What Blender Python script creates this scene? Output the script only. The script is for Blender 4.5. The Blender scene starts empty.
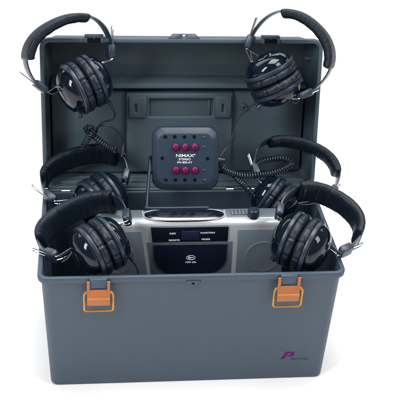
import bpy, bmesh, math, random
from mathutils import Vector, Matrix, noise
random.seed(7)
PI = math.pi
R_ = math.radians
scene = bpy.context.scene
COL = scene.collection

# ------------------------------------------------------------------ camera (solved from the case's corners)
F, YAW, PIT, ROLL = 996.4442, -0.124, 0.5317, 0.0511
CAM = Vector((-0.1696, -1.3823, 1.2152))
RC = (Matrix.Rotation(YAW, 3, 'Z') @ Matrix.Rotation(PI/2-PIT, 3, 'X') @ Matrix.Rotation(ROLL, 3, 'Z'))
CX, CY, CZ = RC @ Vector((1,0,0)), RC @ Vector((0,1,0)), RC @ Vector((0,0,1))
cd = bpy.data.cameras.new('camera')
cam = bpy.data.objects.new('camera', cd); COL.objects.link(cam)
cam.matrix_world = Matrix.Translation(CAM) @ RC.to_4x4()
cd.sensor_width = 36; cd.lens = 36*F/400; cd.clip_start = .05; cd.clip_end = 200
scene.camera = cam

# case dimensions (metres)
W, D, H = .53, .2946, .2461
LA = .1931                                   # the open lid leans back
UU = Vector((0, math.sin(LA), math.cos(LA)))
NN = Vector((0, math.cos(LA), -math.sin(LA)))
HG = Vector((0, D, H))

def hit(px, py, n, p0):
    v = RC @ Vector(((px-200)/F, (200-py)/F, -1))
    n = Vector(n); s = (Vector(p0)-CAM).dot(n)/v.dot(n)
    return CAM + v*s
def aty(px, py, y): return hit(px, py, (0,1,0), (0,y,0))
def atz(px, py, z): return hit(px, py, (0,0,1), (0,0,z))
def lid(x, a, b): return HG + Vector((x,0,0)) + UU*a + NN*b
def lidxy(px, py, b):
    p = hit(px, py, NN, HG+NN*b)
    return p.x, (p-HG).dot(UU)

# ------------------------------------------------------------------ objects
def tag(o, label=None, cat=None, group=None, kind=None):
    if label: o['label'] = label
    if cat: o['category'] = cat
    if group: o['group'] = group
    if kind: o['kind'] = kind
    return o
def empty(name, loc):
    o = bpy.data.objects.new(name, None); COL.objects.link(o)
    o.location = loc; o.empty_display_size = .02
    return o
def obj(name, bm, mats, parent=None, smooth=True, bevel=0, seg=2, angle=35, origin=None):
    """link a bmesh (world coordinates) as one mesh object"""
    bmesh.ops.recalc_face_normals(bm, faces=bm.faces)
    o0 = Vector(origin) if origin is not None else Vector((0,0,0))
    par = parent
    chain = Vector((0,0,0))
    while par is not None:
        chain += par.location; par = par.parent
    me = bpy.data.meshes.new(name)
    bm.transform(Matrix.Translation(-o0 if origin is not None else -chain))
    bm.to_mesh(me); bm.free()
    if not isinstance(mats, (list, tuple)): mats = [mats]
    for m in mats: me.materials.append(m)
    o = bpy.data.objects.new(name, me); COL.objects.link(o)
    if origin is not None: o.location = o0-chain
    if parent: o.parent = parent
    if smooth:
        me.shade_smooth() if hasattr(me, 'shade_smooth') else None
    if bevel:
        md = o.modifiers.new('bevel', 'BEVEL'); md.width = bevel; md.segments = seg
        md.limit_method = 'ANGLE'; md.angle_limit = R_(angle); md.harden_normals = False
    if smooth:
        me.set_sharp_from_angle(angle=R_(42)) if not bevel else None
    return o

def ring_loft(bm, rings, cap0=False, cap1=False, closed=True, loop=False, mat=0):
    vs = [[bm.verts.new(p) for p in r] for r in rings]
    n = len(vs[0])
    pairs = list(zip(vs[:-1], vs[1:]))
    if loop: pairs.append((vs[-1], vs[0]))
    fs = []
    for A, B in pairs:
        for i in range(n if closed else n-1):
            j = (i+1) % n
            f = bm.faces.new((A[i], A[j], B[j], B[i])); f.material_index = mat; f.smooth = True; fs.append(f)
    if cap0: bm.faces.new(vs[0]).material_index = mat
    if cap1: bm.faces.new(vs[-1]).material_index = mat
    return vs
def rrect(hx, hy, r, n=6):
    out = []
    for cx, cy, a0 in ((hx-r, hy-r, 0), (-hx+r, hy-r, 90), (-hx+r, -hy+r, 180), (hx-r, -hy+r, 270)):
        for k in range(n+1):
            a = R_(a0+90*k/n); out.append((cx+r*math.cos(a), cy+r*math.sin(a)))
    return out
def box(bm, c, sx, sy, sz, M=None):
    """box centred at c; M = 3x3 with axes as columns"""
    M = M or Matrix.Identity(3)
    vs = []
    for z in (-1,1):
        for x, y in ((-1,-1),(1,-1),(1,1),(-1,1)):
            vs.append(bm.verts.new(Vector(c)+M @ Vector((x*sx/2, y*sy/2, z*sz/2))))
    for q in ((3,2,1,0),(4,5,6,7),(0,1,5,4),(1,2,6,5),(2,3,7,6),(3,0,4,7)):
        bm.faces.new([vs[i] for i in q])
def prism(bm, pts0, pts1):
    a = [bm.verts.new(p) for p in pts0]; b = [bm.verts.new(p) for p in pts1]
    n = len(a)
    bm.faces.new(a); bm.faces.new(list(reversed(b)))
    for i in range(n): bm.faces.new((a[i], b[i], b[(i+1)%n], a[(i+1)%n]))
def spline(pts, per=10, closed=False):
    P = [Vector(p) for p in pts]; out = []; n = len(P)
    for i in range(n if closed else n-1):
        if closed: p0, p1, p2, p3 = P[i-1], P[i], P[(i+1)%n], P[(i+2)%n]
        else: p0, p1, p2, p3 = P[max(i-1,0)], P[i], P[i+1], P[min(i+2,n-1)]
        for k in range(per):
            t = k/per
            out.append(.5*((2*p1)+(p2-p0)*t+(2*p0-5*p1+4*p2-p3)*t*t+(3*p1-p0-3*p2+p3)*t**3))
    if not closed: out.append(P[-1])
    return out
def frames(path, closed=False):
    n = len(path); T = []
    for i in range(n):
        if closed: t = path[(i+1)%n]-path[i-1]
        else: t = path[min(i+1,n-1)]-path[max(i-1,0)]
        T.append(t.normalized())
    up = Vector((.3,.2,1)); nrm = up-T[0]*up.dot(T[0]); nrm.normalize()
    out = []
    for t in T:
        nrm = nrm-t*nrm.dot(t); nrm.normalize()
        out.append((t, nrm.copy(), t.cross(nrm)))
    return out
def tube(bm, path, r, n=8, caps=True, closed=False, mat=0):
    fr = frames(path, closed); rings = []
    for i, (p, (t, a, b)) in enumerate(zip(path, fr)):
        rr = r(i/(len(path)-1)) if callable(r) else r
        rings.append([p+(a*math.cos(2*PI*k/n)+b*math.sin(2*PI*k/n))*rr for k in range(n)])
    ring_loft(bm, rings, caps and not closed, caps and not closed, loop=closed, mat=mat)
def coil(path, rad, pitch, per=9):
    """helix round a path"""
    L = [0]
    for a, b in zip(path[:-1], path[1:]): L.append(L[-1]+(b-a).length)
    fr = frames(path); tot = L[-1]; n = int(tot/pitch*per); out = []; j = 0
    for i in range(n+1):
        s = tot*i/n
        while j < len(L)-2 and L[j+1] < s: j += 1
        u = (s-L[j])/max(1e-9, L[j+1]-L[j])
        p = path[j].lerp(path[j+1], u); t, a, b = fr[j]
        th = 2*PI*i/per
        e = min(1, s/.01, (tot-s)/.01)
        out.append(p+(a*math.cos(th)+b*math.sin(th))*rad*max(e,.05))
    return out
def lathe(bm, prof, M, n=40, mat=0):
    """prof: (x along axis, radius); M 4x4 whose X is the axis"""
    rings = []
    for x, r in prof:
        rings.append([M @ Vector((x, r*math.cos(2*PI*k/n), r*math.sin(2*PI*k/n))) for k in range(n)])
    ring_loft(bm, rings, True, True, mat=mat)
def text_obj(name, s, size, mat, parent, M, ext=.0003, bold=0, sx=1, shear=0, track=1):
    cu = bpy.data.curves.new(name, 'FONT'); cu.body = s; cu.size = size; cu.extrude = ext
    cu.offset = bold; cu.align_x = 'CENTER'; cu.align_y = 'CENTER'; cu.shear = shear; cu.space_character = track
    t = bpy.data.objects.new(name+'_src', cu); COL.objects.link(t)
    dg = bpy.context.evaluated_depsgraph_get(); dg.update()
    me = bpy.data.meshes.new_from_object(t.evaluated_get(dg))
    bpy.data.objects.remove(t); bpy.data.curves.remove(cu)
    bm = bmesh.new(); bm.from_mesh(me); bpy.data.meshes.remove(me)
    bm.transform(M @ Matrix.Diagonal((sx,1,1,1)))
    return bm
def frame4(o, x, y, z):
    M = Matrix((x, y, z)).transposed().to_4x4(); M.translation = o
    return M

# ------------------------------------------------------------------ materials
def mat(name, col, rough=.5, metal=0, spec=.5, bump=0, bscale=300, var=0, vscale=20, coat=0, coat_r=.05, ior=1.5, rvar=0, sheen=0):
    m = bpy.data.materials.new(name); m.use_nodes = True
    nt = m.node_tree; b = nt.nodes['Principled BSDF']
    b.inputs['Base Color'].default_value = (*col, 1); b.inputs['Roughness'].default_value = rough
    b.inputs['Metallic'].default_value = metal; b.inputs['IOR'].default_value = ior
    b.inputs['Specular IOR Level'].default_value = spec
    b.inputs['Coat Weight'].default_value = coat; b.inputs['Coat Roughness'].default_value = coat_r
    if sheen: b.inputs['Sheen Weight'].default_value = sheen
    tc = nt.nodes.new('ShaderNodeTexCoord')
    if var:
        nz = nt.nodes.new('ShaderNodeTexNoise'); nz.inputs['Scale'].default_value = vscale; nz.inputs['Detail'].default_value = 6
        nt.links.new(tc.outputs['Object'], nz.inputs['Vector'])
        mx = nt.nodes.new('ShaderNodeMix'); mx.data_type = 'RGBA'
        mx.inputs['A'].default_value = (*[c*(1-var) for c in col], 1); mx.inputs['B'].default_value = (*[c*(1+var) for c in col], 1)
        nt.links.new(nz.outputs['Fac'], mx.inputs['Factor']); nt.links.new(mx.outputs['Result'], b.inputs['Base Color'])
    if rvar:
        nz = nt.nodes.new('ShaderNodeTexNoise'); nz.inputs['Scale'].default_value = 45; nz.inputs['Detail'].default_value = 5
        nt.links.new(tc.outputs['Object'], nz.inputs['Vector'])
        mr = nt.nodes.new('ShaderNodeMapRange'); mr.inputs['To Min'].default_value = rough-rvar; mr.inputs['To Max'].default_value = rough+rvar
        nt.links.new(nz.outputs['Fac'], mr.inputs['Value']); nt.links.new(mr.outputs['Result'], b.inputs['Roughness'])
    if bump:
        nz = nt.nodes.new('ShaderNodeTexNoise'); nz.inputs['Scale'].default_value = bscale; nz.inputs['Detail'].default_value = 4
        nt.links.new(tc.outputs['Object'], nz.inputs['Vector'])
        bp = nt.nodes.new('ShaderNodeBump'); bp.inputs['Strength'].default_value = bump; bp.inputs['Distance'].default_value = .001
        nt.links.new(nz.outputs['Fac'], bp.inputs['Height']); nt.links.new(bp.outputs['Normal'], b.inputs['Normal'])
    return m
M_CASE = mat('case_plastic', (.037,.060,.090), .50, bump=.22, bscale=1100, var=.05, vscale=6, rvar=.05)
M_LID = mat('lid_plastic', (.047,.073,.092), .5, bump=.2, bscale=900, var=.04, vscale=6, rvar=.05)
M_FLOOR = mat('white_sweep', (.83,.83,.83), .7)
M_ORANGE = mat('latch_orange', (.37,.112,.024), .42, bump=.1, bscale=500, var=.06, vscale=60)
M_BRASS = mat('brass_wire', (.50,.24,.05), .34, metal=.6)
M_VINYL = mat('navy_vinyl', (.005,.010,.018), .43, bump=.14, bscale=700, rvar=.05, spec=.22)
M_CUSH = mat('navy_cushion', (.006,.011,.020), .42, bump=.18, bscale=300, rvar=.06, spec=.35)
M_SHELL = mat('gloss_navy_shell', (.002,.0055,.011), .06, spec=.42, ior=1.5)
M_RIM = mat('cup_rim_plastic', (.010,.019,.034), .36, spec=.45)
M_STRIP = mat('band_strip', (.011,.021,.038), .32, spec=.5, rvar=.05)
M_BLOCK = mat('slider_plastic', (.014,.025,.042), .34, spec=.5, rvar=.05)
M_CHROME = mat('chrome_wire', (.82,.84,.86), .14, metal=1)
M_CORD = mat('cord_rubber', (.007,.013,.024), .38, spec=.6)
M_SILVER = mat('silver_plastic', (.50,.525,.545), .3, metal=.35)
M_GREYP = mat('grey_panel', (.13,.16,.19), .42, metal=.2)
M_TOPP = mat('brushed_top', (.20,.24,.27), .34, metal=.5)
M_GRILLE = mat('grille_mesh', (.165,.20,.235), .5, metal=.25, bump=.8, bscale=1400)
M_GLOSS = mat('gloss_black_panel', (.004,.007,.016), .12, spec=.7, coat=.6, ior=1.6)
M_DOOR = mat('tinted_door', (.005,.008,.019), .16, spec=.6, coat=.5)
M_SCREEN = mat('display_screen', (.020,.018,.050), .2)
M_WHITE = mat('white_print', (.75,.78,.82), .5)
M_RELAY = mat('relay_box_plastic', (.010,.024,.046), .45, bump=.15, bscale=700, var=.03, vscale=20, rvar=.05)
M_MAG = mat('magenta_button', (.115,.0004,.060), .36, spec=.3)
M_HOLE = mat('socket_black', (.002,.003,.005), .7, spec=.1)
M_PURPLE = mat('purple_print', (.105,.0005,.085), .6, spec=.15)
M_INK = mat('dark_print', (.012,.03,.06), .45)

# ------------------------------------------------------------------ setting
bm = bmesh.new()
vs = [bm.verts.new(p) for p in ((-30,-20,0),(30,-20,0),(30,60,0),(-30,60,0))]; bm.faces.new(vs)
tag(obj('floor', bm, M_FLOOR, smooth=False), kind='structure')

# ------------------------------------------------------------------ the case
case = tag(empty('equipment_case', (0, D/2, 0)), 'large slate grey plastic carrying case standing open, with two orange latches', 'case')
TB = .0151
def case_ring(inset, z, r, sh=0):
    return [Vector((x, y+D/2, z)) for x, y in rrect(W/2-inset, D/2-inset, r)]
bm = bmesh.new()
rings = [case_ring(TB+.004, 0.0005, .011), case_ring(TB+.0012, .0016, .013), case_ring(TB, .005, .014),
         case_ring(.0062, H-.016, .016), case_ring(.0050, H-.0128, .016), case_ring(.0012, H-.0118, .018), case_ring(.0004, H-.0105, .018),
         case_ring(0, H-.003, .018), case_ring(.0010, H-.0006, .018), case_ring(.0026, H, .017), case_ring(.0068, H, .013), case_ring(.0082, H-.001, .012),
         case_ring(.0088, H-.004, .012), case_ring(TB+.004, .008, .010), case_ring(TB+.007, .005, .008)]
ring_loft(bm, rings, True, True)
body = obj('case_body', bm, M_CASE, case)

# lid: shell around the (x, a, b) frame
def lid_ring(inset, b, r, bot=None):
    bi = inset if bot is None else bot
    pts = rrect(W/2-inset, (D-inset-bi)/2, r)
    return [lid(x+.0007, a+bi+(D-inset-bi)/2, b) for x, a in pts]
bm = bmesh.new()
rings = [lid_ring(.016, .1030, .014), lid_ring(.0135, .1015, .016), lid_ring(.0125, .098, .017), lid_ring(.0045, .013, .017), lid_ring(.0004, .0115, .018),
         lid_ring(0, .003, .018), lid_ring(.001, .0006, .018), lid_ring(.0026, 0, .017), lid_ring(.0066, 0, .013), lid_ring(.0080, .001, .012),
         lid_ring(.0086, .004, .012), lid_ring(.0165, .0965, .014), lid_ring(.0185, .0990, .012)]
ring_loft(bm, rings, True, True)
lidob = obj('lid', bm, M_LID, case)

# lower lid panel stands proud of the front strip, its ledge facing up
BP = .062
_, a_top0 = lidxy(190, 80.5, .0985); _, a_top1 = lidxy(190, 91.0, BP)
_, a_bot = lidxy(190, 172, BP)
hw = .2480
bm = bmesh.new()
prof = [(a_bot, .0992), (a_bot, BP), (a_top1-.004, BP), (a_top1, BP+.003), (a_top0-.001, .095), (a_top0, .0992)]
nseg = 1
A = [lid(-hw, a, b) for a, b in prof]; B = [lid(hw, a, b) for a, b in prof]
prism(bm, A, B)
obj('lid_panel', bm, M_LID, lidob, bevel=.0035, seg=3)

_, ab0 = lidxy(190, 82.2, .050); _, ab1 = lidxy(190, 88.6, .050)
prof = [(ab1, BP+.020), (ab1, .0495), (ab1+.0015, .0475), (ab0-.004, .0480), (ab0, .0530), (ab0+.004, .094)]
bm = bmesh.new(); prism(bm, [lid(-hw+.001, a, b) for a, b in prof], [lid(hw-.001, a, b) for a, b in prof])
obj('lid_rib', bm, M_LID, lidob, bevel=.002, seg=3)

# central raised housing of the carrying handle, with a letterbox recess
BH = BP-.010
x0, _ = lidxy(126.5, 130, BH); x1, a1 = lidxy(233, 93.5, BH)
rx0, ra1 = lidxy(149, 98.5, BH); rx1, ra0 = lidxy(213, 116.5, BH)
ha0 = a_bot+.004
def plate_hole(bm, outer, hole, b0, bo, bh, slant=.003):
    o = [(outer[0], outer[2]), (outer[1], outer[2]), (outer[1], outer[3]), (outer[0], outer[3])]
    h = [(hole[0], hole[2]), (hole[1], hole[2]), (hole[1], hole[3]), (hole[0], hole[3])]
    cx = (outer[0]+outer[1])/2
    V = lambda pts, b: [bm.verts.new(lid(x, a, b)) for x, a in pts]
    of, hf = V(o, b0), V(h, b0)
    ob = V([(x+math.copysign(slant, x-cx), a+(slant if k > 1 else -slant)) for k, (x, a) in enumerate(o)], bo)
    hb = V(h, bh)
    for i in range(4):
        j = (i+1)%4
        bm.faces.new((of[i], of[j], hf[j], hf[i])); bm.faces.new((of[i], of[j], ob[j], ob[i])); bm.faces.new((hf[i], hf[j], hb[j], hb[i]))
    bm.faces.new(hb)
bm = bmesh.new()
plate_hole(bm, (x0, x1, ha0, a1), (rx0, rx1, ra0, ra1), BH, BP+.001, .090)
hous = obj('handle_housing', bm, M_LID, lidob, bevel=.0028, seg=3)
# two shoulder plates with keyhole slots beside the recess, and the handle bar seen through it
for pa, pb, sl in ((127.5, 148, 136), (214, 232.5, 223)):
    ya, ta = lidxy(pa, 96.5, BH-.005); yb, tb = lidxy(pb, 118, BH-.005)
    sx, _ = lidxy(sl, 110, BH-.005)
    bm = bmesh.new()
    h0, h1 = sx-.0022, sx+.0022
    m_ = (ta+tb)/2
    V = lambda pts, b: [bm.verts.new(lid(x, a, b)) for x, a in pts]
    o = [(ya+.003, tb), (yb-.003, tb), (yb-.003, ta), (ya+.003, ta)]
    h = [(h0, m_-.010), (h1, m_-.010), (h1, m_+.006), (h0, m_+.006)]
    of, hf, ob, hb = V(o, BH-.005), V(h, BH-.005), V(o, BH+.0005), V(h, BH+.004)
    for i in range(4):
        j = (i+1)%4
        bm.faces.new((of[i], of[j], hf[j], hf[i])); bm.faces.new((of[i], of[j], ob[j], ob[i])); bm.faces.new((hf[i], hf[j], hb[j], hb[i]))
    bm.faces.new(hb)
    obj('handle_bracket', bm, M_LID, hous, bevel=.0016, seg=2)
bm = bmesh.new()
for q in (208.5, 213.0):
    xx, _ = lidxy(q, 110, .070)
    ca = (ra0+ra1)/2
    box(bm, lid(xx, ca-.002, .0745), .005, .030, .034, Matrix((Vector((1,0,0)), NN, UU)).transposed())
obj('handle_rib', bm, M_LID, hous, bevel=.0012)
# hinge shelf ribs along the bottom wall of the lid
for q, bb in ((184.5, .018), (177, .045)):
    _, aa = lidxy(190, q, bb)
    bm = bmesh.new(); box(bm, lid(0, .0105, bb), W-.032, .004, .006, Matrix((Vector((1,0,0)), NN, UU)).transposed())
    obj('hinge_rib', bm, M_LID, lidob, bevel=.001)
for pa, pb in ((45,61.5),(70,226),(233.5,243),(254,313)):
    xa, xb = hit(pa, 189.6, (0,1,0), (0,D,0)).x, hit(pb, 188.5, (0,1,0), (0,D,0)).x
    bm = bmesh.new(); lathe(bm, [(0,.0030),(.0006,.0038),(xb-xa-.0006,.0038),(xb-xa,.0030)], frame4(Vector((xa, D-.0015, H+.0008)), Vector((1,0,0)), Vector((0,1,0)), Vector((0,0,1))), 14)
    obj('hinge_knuckle', bm, M_LID, body)
# small screw bosses on the lid panel
for q in ((243.5, 106.5), (124, 155)):
    xx, aa = lidxy(*q, BP)
    bm = bmesh.new(); lathe(bm, [(-.001,.0075),(.006,.006),(.008,.005),(.0082,.003),(.004,.0028)], frame4(lid(xx, aa, BP), -NN, UU, Vector((1,0,0))), 20)
    obj('screw_boss', bm, M_LID, lidob)
bm = bmesh.new()
xx, aa = lidxy(306, 58, .05); lathe(bm, [(-.004,.0045),(.010,.004),(.012,.003)], frame4(lid(.2535, aa, .05), Vector((-1,0,0)), UU, NN), 16)
obj('lid_peg', bm, M_LID, lidob)
# padlock tab with a hole at the middle of the lid edge
xl, _ = lidxy(167, 37, 0); xr, _ = lidxy(201.5, 37, 0); xm, _ = lidxy(184, 37, 0)
bm = bmesh.new()
def poly_hole_plate(bm, outer, c, r, f0, f1, n=24):
    """outer polygon (2-D) resampled radially round the hole centre"""
    def ray_out(t):
        d = Vector((math.cos(t), math.sin(t))); best = 1e9; m = len(outer)
        for i in range(m):
            p = Vector(outer[i])-Vector(c); q = Vector(outer[(i+1)%m])-Vector(c); e = q-p
            den = d.x*e.y-d.y*e.x
            if abs(den) < 1e-12: continue
            s = (p.x*e.y-p.y*e.x)/den; w = (p.x*d.y-p.y*d.x)/den
            if s > 0 and -1e-6 <= w <= 1+1e-6: best = min(best, s)
        return Vector(c)+d*best
    angs = sorted(set([2*PI*k/n for k in range(n)]+[math.atan2(p[1]-c[1], p[0]-c[0]) % (2*PI) for p in outer]))
    O = [ray_out(t) for t in angs]; I = [Vector(c)+Vector((math.cos(t), math.sin(t)))*r for t in angs]
    rings = [[f0(p) for p in O], [f1(p) for p in O], [f1(p) for p in I], [f0(p) for p in I]]
    ring_loft(bm, rings, loop=True)
ext = .0085
poly_hole_plate(bm, [(xl, D-.003), (xr, D-.003), (xr-.011, D+ext), (xl+.011, D+ext)], (xm, D+.0045), .0030,
                lambda p: lid(p[0], p[1], .0016), lambda p: lid(p[0], p[1], .0065))
obj('padlock_tab', bm, M_LID, lidob, smooth=False)
# the two latch keepers on the lid edge
for pa, pb in ((84.5, 103.5), (262, 280)):
    xa, _ = lidxy(pa, 38, 0); xb, _ = lidxy(pb, 40, 0)
    bm = bmesh.new(); X = Vector((1,0,0)); MM = Matrix((X, NN, UU)).transposed()
    c = (xa+xb)/2; w = xb-xa
    box(bm, lid(c, D+.0035, .008), w, .014, .0040, MM)
    box(bm, lid(xa+.0025, D-.0035, .0035), .005, .012, .0095, MM)
    box(bm, lid(xb-.0025, D-.0035, .0035), .005, .012, .0095, MM)
    box(bm, lid(c, D-.0035, .0040), .0045, .009, .0095, MM)
    obj('latch_keeper', bm, M_CASE, lidob, bevel=.0008)
    bm = bmesh.new(); box(bm, lid(c, D-.0040, .0018), w-.008, .006, .0075, MM)
    obj('keeper_slot', bm, M_HOLE, lidob)
# padlock tab under the front rim
q = aty(193.5, 280, 0); bm = bmesh.new()
poly_hole_plate(bm, [(q.x-.013, H-.011), (q.x-.005, H-.0215), (q.x+.005, H-.0215), (q.x+.013, H-.011)], (q.x, H-.0155), .0026,
                lambda p: Vector((p[0], -.0012, p[1])), lambda p: Vector((p[0], .0068, p[1])))
obj('padlock_tab', bm, M_CASE, body, smooth=False)

# latches
def latch(cx):
    lt = None
    def pz(z): return .0055+(H-z)*.0365        # the front wall's slope
    top = H-.0105
    bm = bmesh.new()                             # grey socket moulded under the rim
    box(bm, (cx, .0005, H-.010), .030, .010, .019)
    br = obj('latch_bracket', bm, M_CASE, body, bevel=.0015)
    bm = bmesh.new()
    def slab(x0, x1, prof):
        prism(bm, [(x0, y, z) for y, z in prof], [(x1, y, z) for y, z in prof])
    # pressed body: upper plate, crease, lower lip kicked out
    z0, z1, z2 = H-.0215, H-.0365, H-.0515
    slab(cx-.0195, cx+.0195, [(-.0065, z0), (-.0085, z1+.001), (-.0120, z1-.001), (-.0098, z2), (-.0062, z2), (-.0060, z1), (-.0030, z0)])
    for s in (-1, 1):                            # side posts hooking over the pivot
        x = cx+s*.0170
        slab(x-.0026, x+.0026, [(-.0072, z0-.004), (-.0076, H-.0060), (-.0062, H-.0035), (-.0042, H-.0035), (-.0034, H-.006), (-.0030, z0-.004)])
    lt = obj('latch', bm, M_ORANGE, body, bevel=.0013, seg=3, angle=25)
    bm = bmesh.new(); lathe(bm, [(-.0222,.0014),(-.0216,.0021),(.0216,.0021),(.0222,.0014)], frame4(Vector((cx, -.0042, H-.0264)), Vector((1,0,0)), Vector((0,1,0)), Vector((0,0,1))), 12)
    obj('pivot_pin', bm, M_BRASS, lt)
    zt, zb, w = H-.0270, H-.0655, .0245
    pts = [(cx-.0195, -.0058, zt), (cx-w+.0015, -.0062, zt+.0004), (cx-w, -.0068, zt-.004), (cx-w, -.0052, (zt+zb)/2), (cx-w, -.0042, zb+.005), (cx-w+.0016, -.0040, zb+.0012),
           (cx-w+.006, -.0040, zb), (cx, -.0040, zb), (cx+w-.006, -.0040, zb), (cx+w-.0016, -.0040, zb+.0012), (cx+w, -.0042, zb+.005), (cx+w, -.0052, (zt+zb)/2), (cx+w, -.0068, zt-.004), (cx+w-.0015, -.0062, zt+.0004), (cx+.0195, -.0058, zt)]
    bm = bmesh.new(); tube(bm, spline(pts, 4), .0020, 8)
    obj('wire_loop', bm, M_BRASS, lt)
latch(aty(98.5, 284, 0).x); latch(aty(288.6, 282, 0).x)

# maker's mark on the front, low right
pn = Vector((0, -math.cos(math.atan(.0362)), -math.sin(math.atan(.0362))))
up_ = Vector((0, -pn.z*-1, 0)); up_ = Vector((1,0,0)).cross(pn)*-1
up_ = Vector((0, -.0362, 1)).normalized(); rt = Vector((1,0,0)); pn = rt.cross(up_)
def on_front(px, py):
    a = Vector((0, TB, .005)); return hit(px, py, pn, a)
c = on_front(288.0, 355.2)
bm = bmesh.new()
# slanted P drawn as a bowl and a stem, with a speed cut
S = .00215
def P2(pts, d0=.0003, d1=-.0002):
    prism(bm, [c+rt*(x*S)+up_*(y*S)+pn*d0 for x, y in pts], [c+rt*(x*S)+up_*(y*S)+pn*d1 for x, y in pts])
P2([(-6.4,-4.2), (-3.4,-4.2), (-.2,1.5), (-1.2,2.2), (-2.9,2.0)])
bowl_o = [(-3.2,2.2), (-2.2,3.9), (2.8,3.9), (4.6,3.6), (5.6,2.6), (5.4,1.0), (4.2,-.6), (2.6,-1.4), (-.2,-1.4), (-.9,-.4), (1.6,-.2), (2.4,.6), (2.3,1.6), (1.2,2.2)]
P2(bowl_o, .00035, -.0003)
obj('emblem', bm, M_PURPLE, body, smooth=False)
c2 = on_front(298.9, 359.0)
bm = text_obj('maker_lettering', 'PLANO', .0066, M_INK, body, frame4(c2+pn*.0003, rt, up_, pn), .0002, .00005, 1.5, .25)
obj('maker_lettering', bm, M_INK, body, smooth=False)

# ------------------------------------------------------------------ boombox
BY = .142                                        # front plane
bx = lambda px, py: aty(px, py, BY)
pc = bx(189.5, 250)
BCX = pc.x; ZT = bx(189, 224).z
boom = tag(empty('boombox', (BCX, BY+.055, .01)), 'silver and black compact disc boombox sitting inside the case', 'boombox')
HWB = .172
bm = bmesh.new()
sec = [(.0, .010), (.0, ZT-.006), (.002, ZT-.0005), (.006, ZT+.003), (.013, ZT+.0055), (.042, ZT+.0045), (.055, ZT-.003), (.066, ZT-.020), (.072, ZT-.06), (.072, .010)]
xs = [(-HWB, .016), (-HWB+.003, .006), (-HWB+.008, 0)]
rings = []
for x, ins in [(-HWB, .012), (-HWB+.0025, .004), (-HWB+.008, 0), (HWB-.008, 0), (HWB-.0025, .004), (HWB, .012)]:
    zc = (ZT+.01)/2; yc = .036
    rings.append([Vector((BCX+x, BY+yc+(y-yc)*(1-ins/.045), zc+(z-zc)*(1-ins/.14))) for y, z in sec])
ring_loft(bm, rings, True, True)
bbody = obj('boombox_body', bm, M_SILVER, boom)
def bquad(name, pix, y0, y1, m, parent, bev=.0008, seg=2, **k):
    P = [bx(*p) for p in pix]
    bm = bmesh.new()
    prism(bm, [Vector((p.x, BY+y0, p.z)) for p in P], [Vector((p.x, BY+y1, p.z)) for p in P])
    return obj(name, bm, m, parent, bevel=bev, seg=seg, **k)
# grey centre console round the door
bquad('front_console', [(147.5,241.8), (232.2,240.5), (229.2,284), (153.5,286)], -.0022, .004, M_GREYP, bbody)
# glossy display panel with its screen and printed legends
dp = bquad('display_panel', [(150.6,226.6), (228.6,225.4), (227.6,240.4), (152.2,241.6)], -.0035, .004, M_GLOSS, bbody, .0012)
bquad('display_screen', [(181.5,230.3), (199,230.0), (199,238.6), (181.5,238.9)], -.0042, -.002, M_SCREEN, dp, .0003)
def btext(s, px, py, size, par, off, sx=1.0, name='printed_legend', bold=.00012):
    p = bx(px, py); p.y = BY+off
    bm = text_obj(name, s, size, M_WHITE, par, frame4(p, Vector((1,0,0)), Vector((0,0,1)), Vector((0,-1,0))), .00025, bold, sx)
    return obj(name, bm, M_WHITE, par, smooth=False)
btext('DISC', 172.5, 232.6, .0042, dp, -.0037, 1.3); btext('REMOTE', 174, 239.3, .0042, dp, -.0037, 1.25)
btext('FUNCTION', 207.5, 231.8, .0042, dp, -.0037, 1.25); btext('MODE', 205.5, 238.3, .0042, dp, -.0037, 1.3)
# tinted disc door, wide at the top with a bowed foot
door = bquad('disc_door', [(153.2,243.4), (227.2,242.2), (226.0,258), (223.6,263.5), (219,267.8), (212.5,271.2), (203,273.6), (190,274.6), (177,274.2), (168,272.2), (161.2,268.8), (156.8,264.6), (154.2,259)], -.0055, .002, M_DOOR, bbody, .0014, 3)
p = bx(190.5, 256); p.y = BY-.0056
bm = bmesh.new()
el = [Vector((.0082*math.cos(2*PI*k/40), 0, .0047*math.sin(2*PI*k/40))) for k in range(40)]
tube(bm, [p+e for e in el], .00055, 6, closed=True)
obj('oval_emblem', bm, M_WHITE, door)
bm = bmesh.new()
prism(bm, [p+Vector((x*.0082, -.0003, z*.0047)) for x, z in [(-.62,-.30),(-.40,-.52),(-.10,-.30),(.72,-.10),(.75,.02),(-.12,.30),(-.40,.55),(-.62,.34)]], [p+Vector((x*.0082, .0008, z*.0047)) for x, z in [(-.62,-.30),(-.40,-.52),(-.10,-.30),(.72,-.10),(.75,.02),(-.12,.30),(-.40,.55),(-.62,.34)]])
obj('oval_emblem', bm, M_WHITE, door, smooth=False)
btext('MP3 CD', 190.5, 260.6, .0038, door, -.0058, 1.5)
# speakers: meshed panel with a raised round grille
def speaker(pix, cc, rr):
    sp = bquad('speaker_panel', pix, -.0016, .004, M_GRILLE, bbody, .0008)
    P = bx(*cc); P.y = BY-.0016
    bm = bmesh.new()
    lathe(bm, [(-.0006, rr), (.0004, rr*.985), (.0009, rr*.95), (.0007, rr*.90), (.0014, rr*.6), (.0018, .004), (.0018, .0002)], frame4(P, Vector((0,-1,0)), Vector((0,0,1)), Vector((-1,0,0))), 48)
    obj('speaker_grille', bm, M_GRILLE, sp)
    for px_, py_ in pix[:2]:
        pass
    return sp
speaker([(238.4,229.2), (282.5,228.4), (281,283), (234.5,284)], (262.5,256.5), .0350)
speaker([(96,231.8), (141.2,230.8), (149,285), (99,286.5)], (116.5,258), .0350)
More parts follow.
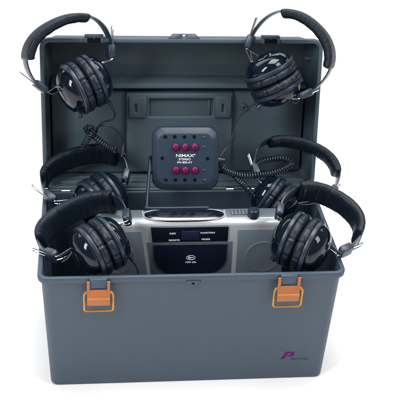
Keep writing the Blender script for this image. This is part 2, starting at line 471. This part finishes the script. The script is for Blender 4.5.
# top: dark oval handle well, button deck and volume knob
zt = ZT+.0053
pL, pR = atz(144.5, 214.5, zt), atz(223, 212.5, zt)
cc = (pL+pR)/2; hwx = (pR-pL).length/2
bm = bmesh.new()
yF, yB = atz(186, 219.2, zt).y, atz(186, 211.2, zt).y
def oval(hx_, hy_, z, oy=0, n=48):
    return [Vector((cc.x+hx_*math.copysign(abs(math.cos(t))**.55, math.cos(t)), (yF+yB)/2+oy+hy_*math.copysign(abs(math.sin(t))**.8, math.sin(t)), z)) for t in [2*PI*k/n for k in range(n)]]
hyy = (yB-yF)/2+.0035
ring_loft(bm, [oval(hwx, hyy, zt-.010), oval(hwx, hyy, zt+.0020), oval(hwx-.002, hyy-.0015, zt+.0030), oval(hwx-.010, hyy*.65, zt+.0040), oval(hwx-.03, hyy*.3, zt+.0044)], True, True)
obj('top_cover', bm, M_GLOSS, bbody)
for pa, pb, mm, nm in ((100,142.5,M_TOPP,'top_plate'),(144,224.5,M_TOPP,'top_plate'),(226.5,282,M_GREYP,'button_deck')):
    xa, xb = atz(pa, 216, zt).x, atz(pb, 216, zt).x
    bm = bmesh.new()
    prism(bm, [Vector((xa, BY+y_, z_)) for y_, z_ in ((.0125,zt+.0012),(.042,zt+.0003),(.0535,zt-.0066),(.0535,zt-.012),(.0125,zt-.003))], [Vector((xb, BY+y_, z_)) for y_, z_ in ((.0125,zt+.0012),(.042,zt+.0003),(.0535,zt-.0066),(.0535,zt-.012),(.0125,zt-.003))])
    obj(nm, bm, mm, bbody, bevel=.0012)
bm = bmesh.new()
tube(bm, oval(hwx+.0018, hyy+.0015, zt+.0012), .0011, 8, closed=True)
obj('trim_ring', bm, M_SILVER, bbody)
k0 = atz(253.5, 217, zt)
bm = bmesh.new()
n = 40
def kr(r, z, rib=0): return [Vector((k0.x+(r+(rib if k%2 else 0))*math.cos(2*PI*k/n), k0.y+.004+(r+(rib if k%2 else 0))*math.sin(2*PI*k/n), z)) for k in range(n)]
ring_loft(bm, [kr(.0105, zt-.006), kr(.0105, zt+.001), kr(.0100, zt+.002, .0008), kr(.0098, zt+.013, .0008), kr(.0088, zt+.0145), kr(.004, zt+.0148)], True, True)
obj('volume_knob', bm, M_BLOCK, bbody)
for k in range(5):
    q = atz(233.0+k*3.6, 216.8-k*.1, zt)
    bm = bmesh.new(); box(bm, (q.x, BY+.027, zt+.0005), .0052, .018, .0075)
    obj('deck_button', bm, M_GREYP, bbody, bevel=.001)

# ------------------------------------------------------------------ relay box with its bail stand
RCN = aty(185.2, 158.6, .245)
sr = (RCN-CAM).dot(-CZ)/F
tilt = R_(11)
rX = CX.copy(); rY = (CY*math.cos(tilt)+CZ*math.sin(tilt)).normalized(); rZ = rX.cross(rY)
ky = 1/math.cos(tilt)
relay = tag(empty('audio_junction_box', RCN), 'blue grey square junction box with six magenta buttons, propped on a wire stand', 'junction box')
def rp(px, py, z): return RCN + rX*((px-185.2)*sr) + rY*((158.6-py)*sr*ky) + rZ*z
hx, hy = 33.4*sr, 31.2*sr*ky
bm = bmesh.new()
def rring(ins, r, z): return [RCN+rX*x+rY*y+rZ*z for x, y in rrect(hx-ins, hy-ins, max(r-ins*.6, .004), 8)]
r0 = .021
rings = [rring(.004, r0, -.020), rring(.001, r0, -.0185), rring(0, r0, -.016), rring(0, r0, -.004), rring(.0008, r0, -.0012), rring(.003, r0, .0008), rring(.0105, r0, .0058), rring(.0118, r0, .0066), rring(.0132, r0, .0068)]
ring_loft(bm, rings, True, True)
rbody = obj('junction_body', bm, M_RELAY, relay)
ZF = .0068
for (px, py) in [(165.6,136.8),(175,136.8),(184.6,136.8),(194.4,136.8),(165.8,179.4),(175.4,179.4),(185,179.4),(194.8,179.4),(162.4,157.8),(207.6,158.2)]:
    bm = bmesh.new(); lathe(bm, [(-.003,.0035),(.0002,.0035),(.0003,.0032),(.0001,.0028),(.0001,.0004)], frame4(rp(px, py, ZF), rZ, rX, rY), 18)
    obj('socket', bm, M_HOLE, rbody)
for (px, py) in [(204,137.4),(204.1,147.0),(204.5,169.8),(204.7,179.8)]:
    bm = bmesh.new(); lathe(bm, [(-.002,.0027),(.0005,.0027),(.0012,.0019),(.0014,.0004)], frame4(rp(px, py, ZF), rZ, rX, rY), 18)
    obj('rivet', bm, M_BLOCK, rbody)
for (px, py) in [(175.7,146.5),(185.1,146.5),(194.7,146.5),(175.9,169.3),(185.3,169.3),(194.9,169.3)]:
    bm = bmesh.new(); lathe(bm, [(-.002,.0072),(.0035,.0072),(.0052,.0066),(.0066,.0050),(.0074,.0028),(.0076,.0004)], frame4(rp(px, py, ZF), rZ, rX, rY), 28)
    obj('button', bm, M_MAG, rbody)
for s, py, size, sx in (('NIMAX', 155.2, .0080, 1.32), ('®', 154.3, .0036, 1.2), ('STEREO', 158.8, .0050, 1.3), ('PN 800-AT', 161.9, .0050, 1.2)):
    bm = text_obj('lettering', s, size, M_WHITE, rbody, frame4(rp(194.6 if s == '®' else 184.8, py, ZF+.0004), rX, rY, rZ), .0003, .00009 if size > .006 else .00006, sx)
    obj('lettering', bm, M_WHITE, rbody, smooth=False)
# bail: a bent steel wire from both flanks down to the boombox top
zb = ZT+.013
f1, f2 = atz(146.8, 210.5, ZT+.0085), atz(212, 209.5, ZT+.0085)
f1.y = f2.y = BY+.044
pts = [rp(151.2,158,-.008), rp(150.0,158.5,-.010), rp(149.8,163,-.010), f1.lerp(rp(149.8,163,-.010), .15), f1+Vector((.0015,0,.002)), f1+Vector((.006,-.002,0)), f2+Vector((-.006,-.002,0))]
bm = bmesh.new(); tube(bm, spline(pts, 6), .0032, 10)
obj('bail_stand', bm, M_RIM, relay)
bm = bmesh.new()
lathe(bm, [(-.004,.0055),(.004,.0052),(.007,.0042),(.012,.0034)], frame4(rp(218.4,160.5,-.006), rX, rY, rZ), 18)
obj('cord_grommet', bm, M_CORD, rbody)

# ------------------------------------------------------------------ headphones
CR = .0485                                       # cup radius
def cushion_bm():
    bm = bmesh.new(); n = 72; rings = []
    m = 14
    for k in range(n):
        t = 2*PI*k/n; ring = []
        w = 1+.05-.13*(1-abs(math.sin(17*t+.9*math.sin(3*t))))**2.6*1.5+.02*math.sin(11*t)
        for j in range(m):
            a = 2*PI*j/m
            cxr = .0095; rr = (CR+.019)/2+.0012
            dx = .0095*math.copysign(abs(math.cos(a))**.8, math.cos(a)); dr = (CR-.019)/2*math.copysign(abs(math.sin(a))**.8, math.sin(a))
            f = w if math.cos(a) < .75 else 1
            x = cxr-dx*(f if dx > 0 else 1)*1.0
            x = cxr+dx*(1+(w-1)*.6)
            r = rr+dr*(1+(w-1)*.9)
            ring.append((x, r*math.cos(t), r*math.sin(t)))
        rings.append([Vector(p) for p in ring])
    ring_loft(bm, rings, loop=True)
    return bm
def make_meshes():
    I = Matrix.Identity(4)
    out = {}
    def me(name, bm, m):
        bmesh.ops.recalc_face_normals(bm, faces=bm.faces)
        d = bpy.data.meshes.new(name); bm.to_mesh(d); bm.free(); d.materials.append(m); d.shade_smooth(); d.set_sharp_from_angle(angle=R_(40)); return d
    bm = bmesh.new()
    lathe(bm, [(.0235,.0440),(.0255,.0446),(.0262,.0436),(.0300,.0428),(.0345,.0405),(.0395,.0362),(.0432,.0305),(.0458,.0235),(.0472,.0165),(.0484,.0155),(.0489,.0120),(.0493,.005),(.0494,.0005)], I, 56)
    out['shell'] = me('cup_shell', bm, M_SHELL)
    out['cushion'] = me('ear_cushion', cushion_bm(), M_CUSH)
    bm = bmesh.new()
    lathe(bm, [(.0160,.040),(.0162,.0478),(.0172,.0497),(.0205,.0502),(.0232,.0497),(.0243,.0478),(.0243,.043)], I, 56)
    out['rim'] = me('cup_rim', bm, M_RIM)
    bm = bmesh.new()                              # volume wheel / strain relief stub low on the rim
    lathe(bm, [(-.004,.0062),(.006,.0062),(.008,.0058),(.0085,.004)], Matrix.Rotation(0,4,'X'), 12)
    out['knob'] = me('volume_wheel', bm, M_BLOCK)
    return out
HM = make_meshes()

def headphones(label, px, py, y, phi, beta, cup, cord=None, alpha=20, bphi=None, bbeta=None, shift=(0,0), chord=1.0, tall=1.0,
               arc0=-24, arc1=204, sl0=20, sl1=160, loop=(.028,.028), knob=(-70,-70), gap=0.0, scale=1.0, thick=1.0, bwid=.046, wire_t=(0,0)):
    C0 = aty(px, py, y)
    root = tag(empty('headphones', C0), label, 'headphones', 'headphones stowed around the case')
    def axes(p, b, a):
        p, b, a = R_(p), R_(b), R_(a)
        ex = CX*(math.cos(b)*math.cos(p))+CY*(math.cos(b)*math.sin(p))-CZ*math.sin(b)
        u0 = CX*-math.sin(p)+CY*math.cos(p); w = ex.cross(u0)
        ez = u0*math.cos(a)-w*math.sin(a)
        return ex, ez.cross(ex), ez
    ex, ey, ez = axes(phi, beta, cup)
    bX, bY, bZ = axes(phi if bphi is None else bphi, beta if bbeta is None else bbeta, alpha)
    SC = (C0-CAM).dot(-CZ)/F
    BC = C0 + CX*(shift[0]*SC) + CY*(-shift[1]*SC)
    # ---- ear cups
    piv = []
    for s in (-1, 1):
        Mx = frame4(Vector((0,0,0)), ex*s, ey*s if s > 0 else -ey, ez) if s > 0 else frame4(Vector((0,0,0)), -ex, -ey, ez)
        Mx.translation = ex*(s*gap)
        cupo = bpy.data.objects.new('ear_cup', HM['shell']); COL.objects.link(cupo); cupo.parent = root
        cupo.matrix_local = Mx @ Matrix.Scale(scale, 4)
        for key, nm in (('cushion','ear_cushion'), ('rim','cup_rim')):
            c = bpy.data.objects.new(nm, HM[key]); COL.objects.link(c); c.parent = cupo
        kb = bpy.data.objects.new('volume_wheel', HM['knob']); COL.objects.link(kb); kb.parent = cupo
        t = R_(knob[0 if s < 0 else 1]); dr = Vector((0.35, math.cos(t), math.sin(t))).normalized()
        M2 = dr.to_track_quat('X', 'Z').to_matrix().to_4x4(); M2.translation = Vector((.034, math.cos(t)*.0425, math.sin(t)*.0425))
        kb.matrix_local = M2
        piv.append((C0+ex*(s*(gap+.047*scale)), ex*s))
    # ---- head band arc
    rx, rz, cz = .086*chord, .079*tall, .062*tall
    def arc(t, off=0):
        t = R_(t); c, s_ = math.cos(t), math.sin(t)
        e = 2/2.25
        x = rx*math.copysign(abs(c)**e, c); z = cz+rz*(math.copysign(abs(s_)**e, s_))
        nx, nz = c/rx, s_/rz; l = math.hypot(nx, nz)
        return x+off*nx/l, z+off*nz/l
    def bp(t, off, w): 
        x, z = arc(t, off); return BC+bX*x+bY*w+bZ*z
    N = 60
    bm = bmesh.new(); rings = []
    for k in range(N+1):
        t = arc0+(arc1-arc0)*k/N
        e = min(1, (min(t-arc0, arc1-t))/30); w = .0090+.0055*e
        pr = [(-.0011, -w), (.0011, -w*.96), (.0016, -w*.8), (.0016, w*.8), (.0011, w*.96), (-.0011, w), (-.0016, w*.8), (-.0016, -w*.8)]
        rings.append([bp(t, o, ww) for o, ww in pr])
    ring_loft(bm, rings, True, True)
    band = obj('headband', bm, M_STRIP, root)
    # padded sleeve with cross seams
    bm = bmesh.new(); rings = []; NS = 150; m = 24
    ph = random.random()
    for k in range(NS+1):
        u = k/NS; t = sl0+(sl1-sl0)*u
        cell = (u*9+ph*.3) % 1.0; dseam = min(cell, 1-cell)
        pinch = .42*math.exp(-(dseam/.03)**2)
        e = min(u, 1-u)/.035; endf = math.sqrt(max(0, 1-(1-min(1, e))**2)); endf = .55+.45*endf
        wob = noise.noise(Vector((u*10, ph*20, 0)))*.0007
        ring = []
        for j in range(m):
            a = 2*PI*j/m
            ca, sa = math.cos(a), math.sin(a)
            ww = (bwid/2)*(1-.035*pinch)*math.copysign(abs(ca)**.55, ca)*(.86+.14*endf)
            th_out = .0042*endf-.0006*pinch; th_in = (.0118*thick+wob)*endf*(1-.14*pinch)
            o = (th_out if sa > 0 else th_in)*math.copysign(abs(sa)**.7, sa)
            crease = .0007*noise.noise(Vector((u*22, ww*40, ph*9))) if sa < .3 else .0002*noise.noise(Vector((u*30, ww*60, ph*9)))
            ring.append(bp(t, o-.001+crease, ww))
        rings.append(ring)
    ring_loft(bm, rings, True, True)
    slv = obj('padded_sleeve', bm, M_VINYL, band)
    # stitching near the edges
    for sgn in (-1, 1):
        bm = bmesh.new()
        for q in range(int((sl1-sl0)/2.6)):
            t = sl0+3+q*2.6
            if t > sl1-4: break
            w0 = sgn*(bwid/2-.0052)
            tube(bm, [bp(t, .0018, w0), bp(t+.7, .0023, w0), bp(t+1.4, .0018, w0)], .0003, 5)
        obj('stitching', bm, M_STRIP, slv)
    # ---- slider blocks, chrome loops
    for i, (te, sgn) in enumerate(((arc1, -1), (arc0, 1))):
        p = bp(te, 0, 0); d1 = bp(te-sgn*1.5, 0, 0) if sgn < 0 else bp(te+1.5*sgn, 0, 0)
        tin = (bp(te+(-3 if sgn < 0 else 3), 0, 0)-p).normalized()      # back up along the band
        down = -tin
        pc_, pax = piv[0 if sgn < 0 else 1]
        nrm = bY.cross(down).normalized()
        bm = bmesh.new(); MM = Matrix((bY, nrm, down)).transposed()
        ctr = p+down*.004
        rr = []
        for zz, ins in ((-.0130,.0022),(-.0118,.0005),(-.0050,0),(.0065,0),(.0108,.0012),(.0120,.0030)):
            rr.append([ctr+bY*x+nrm*yv+down*zz for x, yv in rrect(.0118-ins, .0068-ins*.6, .0030, 4)])
        ring_loft(bm, rr, True, True)
        blk = obj('slider_block', bm, M_BLOCK, band)
        # U-shaped chrome wire: closed end out beyond the block, two legs to the cup
        Lp = loop[0 if sgn < 0 else 1]
        off = nrm*(.0030 if (nrm.dot(bX)*sgn) > 0 else -.0030)
        top = ctr-down*(.012+Lp)+off; exitp = ctr+down*.0125+off
        tgt = pc_-pax*.012
        side = pax.cross((exitp-pc_)).normalized()
        if side.dot(bY) < 0: side = -side
        radial = (exitp-pc_); radial -= pax*radial.dot(pax); radial.normalize()
        foot = pc_-pax*(.0075*scale)+radial*(.020*scale)
        g = .0042
        pts = [foot-side*.011, foot-side*.0105+(exitp-foot)*.25-side*.0, exitp-bY*g, ctr-down*.012+off-bY*g, top+down*.004-bY*g, top-bY*g*.7, top+bY*g*.7, top+down*.004+bY*g, ctr-down*.012+off+bY*g, exitp+bY*g, foot+side*.0105+(exitp-foot)*.25, foot+side*.011]
        bm = bmesh.new(); tube(bm, spline(pts, 5), .00125, 8)
        obj('slider_wire', bm, M_CHROME, band)
        # pivot lugs on the cup where the wire ends turn in
        bm = bmesh.new()
        for sg in (-1, 1):
            lathe(bm, [(-.0035,.0036),(.0025,.0034),(.0038,.0024),(.0040,.0005)], frame4(foot+side*sg*.011-pax*.001, pax, side, pax.cross(side)), 14)
        obj('pivot_lug', bm, M_SHELL, root)
        # thin signal lead from the block to the cup, hanging in a small bow
        sag = Vector((0,-.004,-.014))
        lead = [ctr+down*.010-off, ctr.lerp(foot, .45)+sag-bY*.010, ctr.lerp(foot, .8)+sag*.8-bY*.012, foot-side*.004-pax*.003]
        bm = bmesh.new(); tube(bm, spline(lead, 8), .0009, 6)
        obj('signal_lead', bm, M_CORD, band)
    # ---- cord: list of (kind, points)
    for kind, P in (cord or []):
        pts = [aty(*q) for q in P]
        sp = spline(pts, 10)
        bm = bmesh.new()
        if kind == 'coil': tube(bm, coil(sp, .0050, .0050), .0019, 6)
        elif kind == 'stub': tube(bm, sp, lambda u: .0038-.0016*u, 10)
        else: tube(bm, sp, .0017, 8)
        obj('coiled_cord' if kind == 'coil' else 'cord', bm, M_CORD if kind != 'stub' else M_RIM, root)
    return root

headphones('headphones hooked on the upper left corner of the open lid', 84, 84.5, .305, 30, 17, 0, alpha=-20, tall=.79, chord=.95,
    knob=(-100, -38), sl0=45, sl1=160, shift=(-4,-7), bwid=.054, thick=1.12, loop=(.034,.034),
    cord=[('stub', [(108.5,101.5,.30),(111,105.5,.30),(113,110,.30)]),
          ('cord', [(112.5,109,.30),(115,114,.305),(112.5,119.5,.31),(104,122,.315),(98.5,126,.32),(96.5,133,.325)]),
          ('cord', [(98,126.5,.322),(105,125.4,.325),(114,128,.33),(121,136,.33),(123.5,146,.325),(121.5,157,.31)]),
          ('coil', [(84,131,.325),(93,135.5,.322),(101,142,.318),(110,148,.312),(116,153,.30)]),
          ('coil', [(97,128,.32),(90,135,.315),(85,143,.31),(81,150,.30)]),
          ('coil', [(83,129,.322),(88,127.5,.324),(95,127.5,.324)])])
headphones('headphones hooked on the upper right corner of the open lid', 273.5, 79, .305, -63, 16, 0, alpha=-18, bphi=-44, bbeta=-6,
    shift=(-3, -3), chord=.92, tall=.90, knob=(-150, -90), sl0=22, sl1=140, bwid=.054, thick=1.12, loop=(.034,.012),
    cord=[('stub', [(259.5,99,.295),(257,101.5,.295),(254.5,104,.295)]),
          ('cord', [(255,103.5,.295),(246,110,.30),(239.5,118,.30),(235.5,127,.295),(232,137,.285),(227,147,.275),(221.5,154.5,.262),(218.5,160,.25)])])
headphones('headphones at the left rear of the case, band arched against the lid', 101, 200, .245, 30, 22, 0, alpha=32, bphi=16, bbeta=14, shift=(-10,-7), chord=.96, tall=.66, knob=(-100,-60),
    sl0=27, sl1=164, loop=(.034,.008), bwid=.056,
    cord=[('cord', [(131,205,.235),(136,213,.235),(141,218,.235),(146,222,.24)])])
headphones('headphones at the left front of the case, before the boombox\'s left speaker', 100, 247, .066, 30, 20, 0, alpha=50, bphi=27, bbeta=16, shift=(-6,-6), chord=.95, tall=.76, knob=(-110,-55),
    sl0=25, sl1=172, loop=(.030,.004), bwid=.050,
    cord=[('stub', [(126,251,.075),(129.5,256.5,.072),(132.5,261,.07)]), ('cord', [(132,260.5,.07),(136,266,.066),(138.5,274,.06),(139,285,.058)]),
          ('cord', [(62,262,.05),(68,258,.05),(73,250,.055),(76,243,.06)])])
headphones('headphones at the right rear of the case, narrow band arched before the lid', 275, 200, .235, -36, -3, 0, alpha=22, bphi=-15, bbeta=4, shift=(17,-11), scale=.88, chord=.98, tall=.72, bwid=.036, knob=(-120,-60),
    sl0=10, sl1=136, loop=(.026,.012),
    cord=[('coil', [(219,163,.25),(226,171,.25),(238,175,.25),(254,175.5,.25),(270,173.5,.255),(284,169,.26),(291,163,.265),(285,158.5,.27),(273,158.8,.275),(262,161,.275),(255,165,.27)]),
          ('coil', [(231,171,.255),(237,178,.25),(243,184,.245),(249,190,.235),(255,197,.22)])])
headphones('headphones at the right front of the case, band reaching out past the rim', 301, 243, .068, -25, -17, 0, alpha=38, bphi=-31, bbeta=-16, shift=(6,-6), chord=.88, scale=1.03, tall=.80, knob=(-110,-60), sl0=4, sl1=150, loop=(.004,.026), bwid=.050)

# ------------------------------------------------------------------ light: softboxes round a white sweep
wd = bpy.data.worlds.new('World'); scene.world = wd; wd.use_nodes = True
bg = wd.node_tree.nodes['Background']; bg.inputs[0].default_value = (.93,.97,1,1); bg.inputs[1].default_value = .20
def area(name, loc, tgt, sx, sy, power, col=(1,1,1)):
    l = bpy.data.lights.new(name, 'AREA'); l.shape = 'RECTANGLE'; l.size = sx; l.size_y = sy; l.energy = power; l.color = col
    o = bpy.data.objects.new(name, l); COL.objects.link(o); o.location = loc
    o.rotation_euler = (Vector(tgt)-Vector(loc)).to_track_quat('-Z', 'Y').to_euler()
    return o
area('softbox_key', (-1.35,-.95,1.75), (0,.15,.2), .55, 1.4, 44)
area('softbox_fill', (1.25,-.7,1.85), (0,.15,.2), .7, 1.3, 26)
area('softbox_top', (.15,.36,2.6), (0,.1,0), 1.4, 1.2, 58)
area('sweep_light', (0,4.4,3.6), (0,4.0,0), 9, 4, 300)

scene.view_settings.view_transform = 'Standard'; scene.view_settings.look = 'None'
scene.view_settings.exposure = 0; scene.view_settings.gamma = 1
scene.render.resolution_x = scene.render.resolution_y = 1024
scene.render.engine = 'CYCLES'
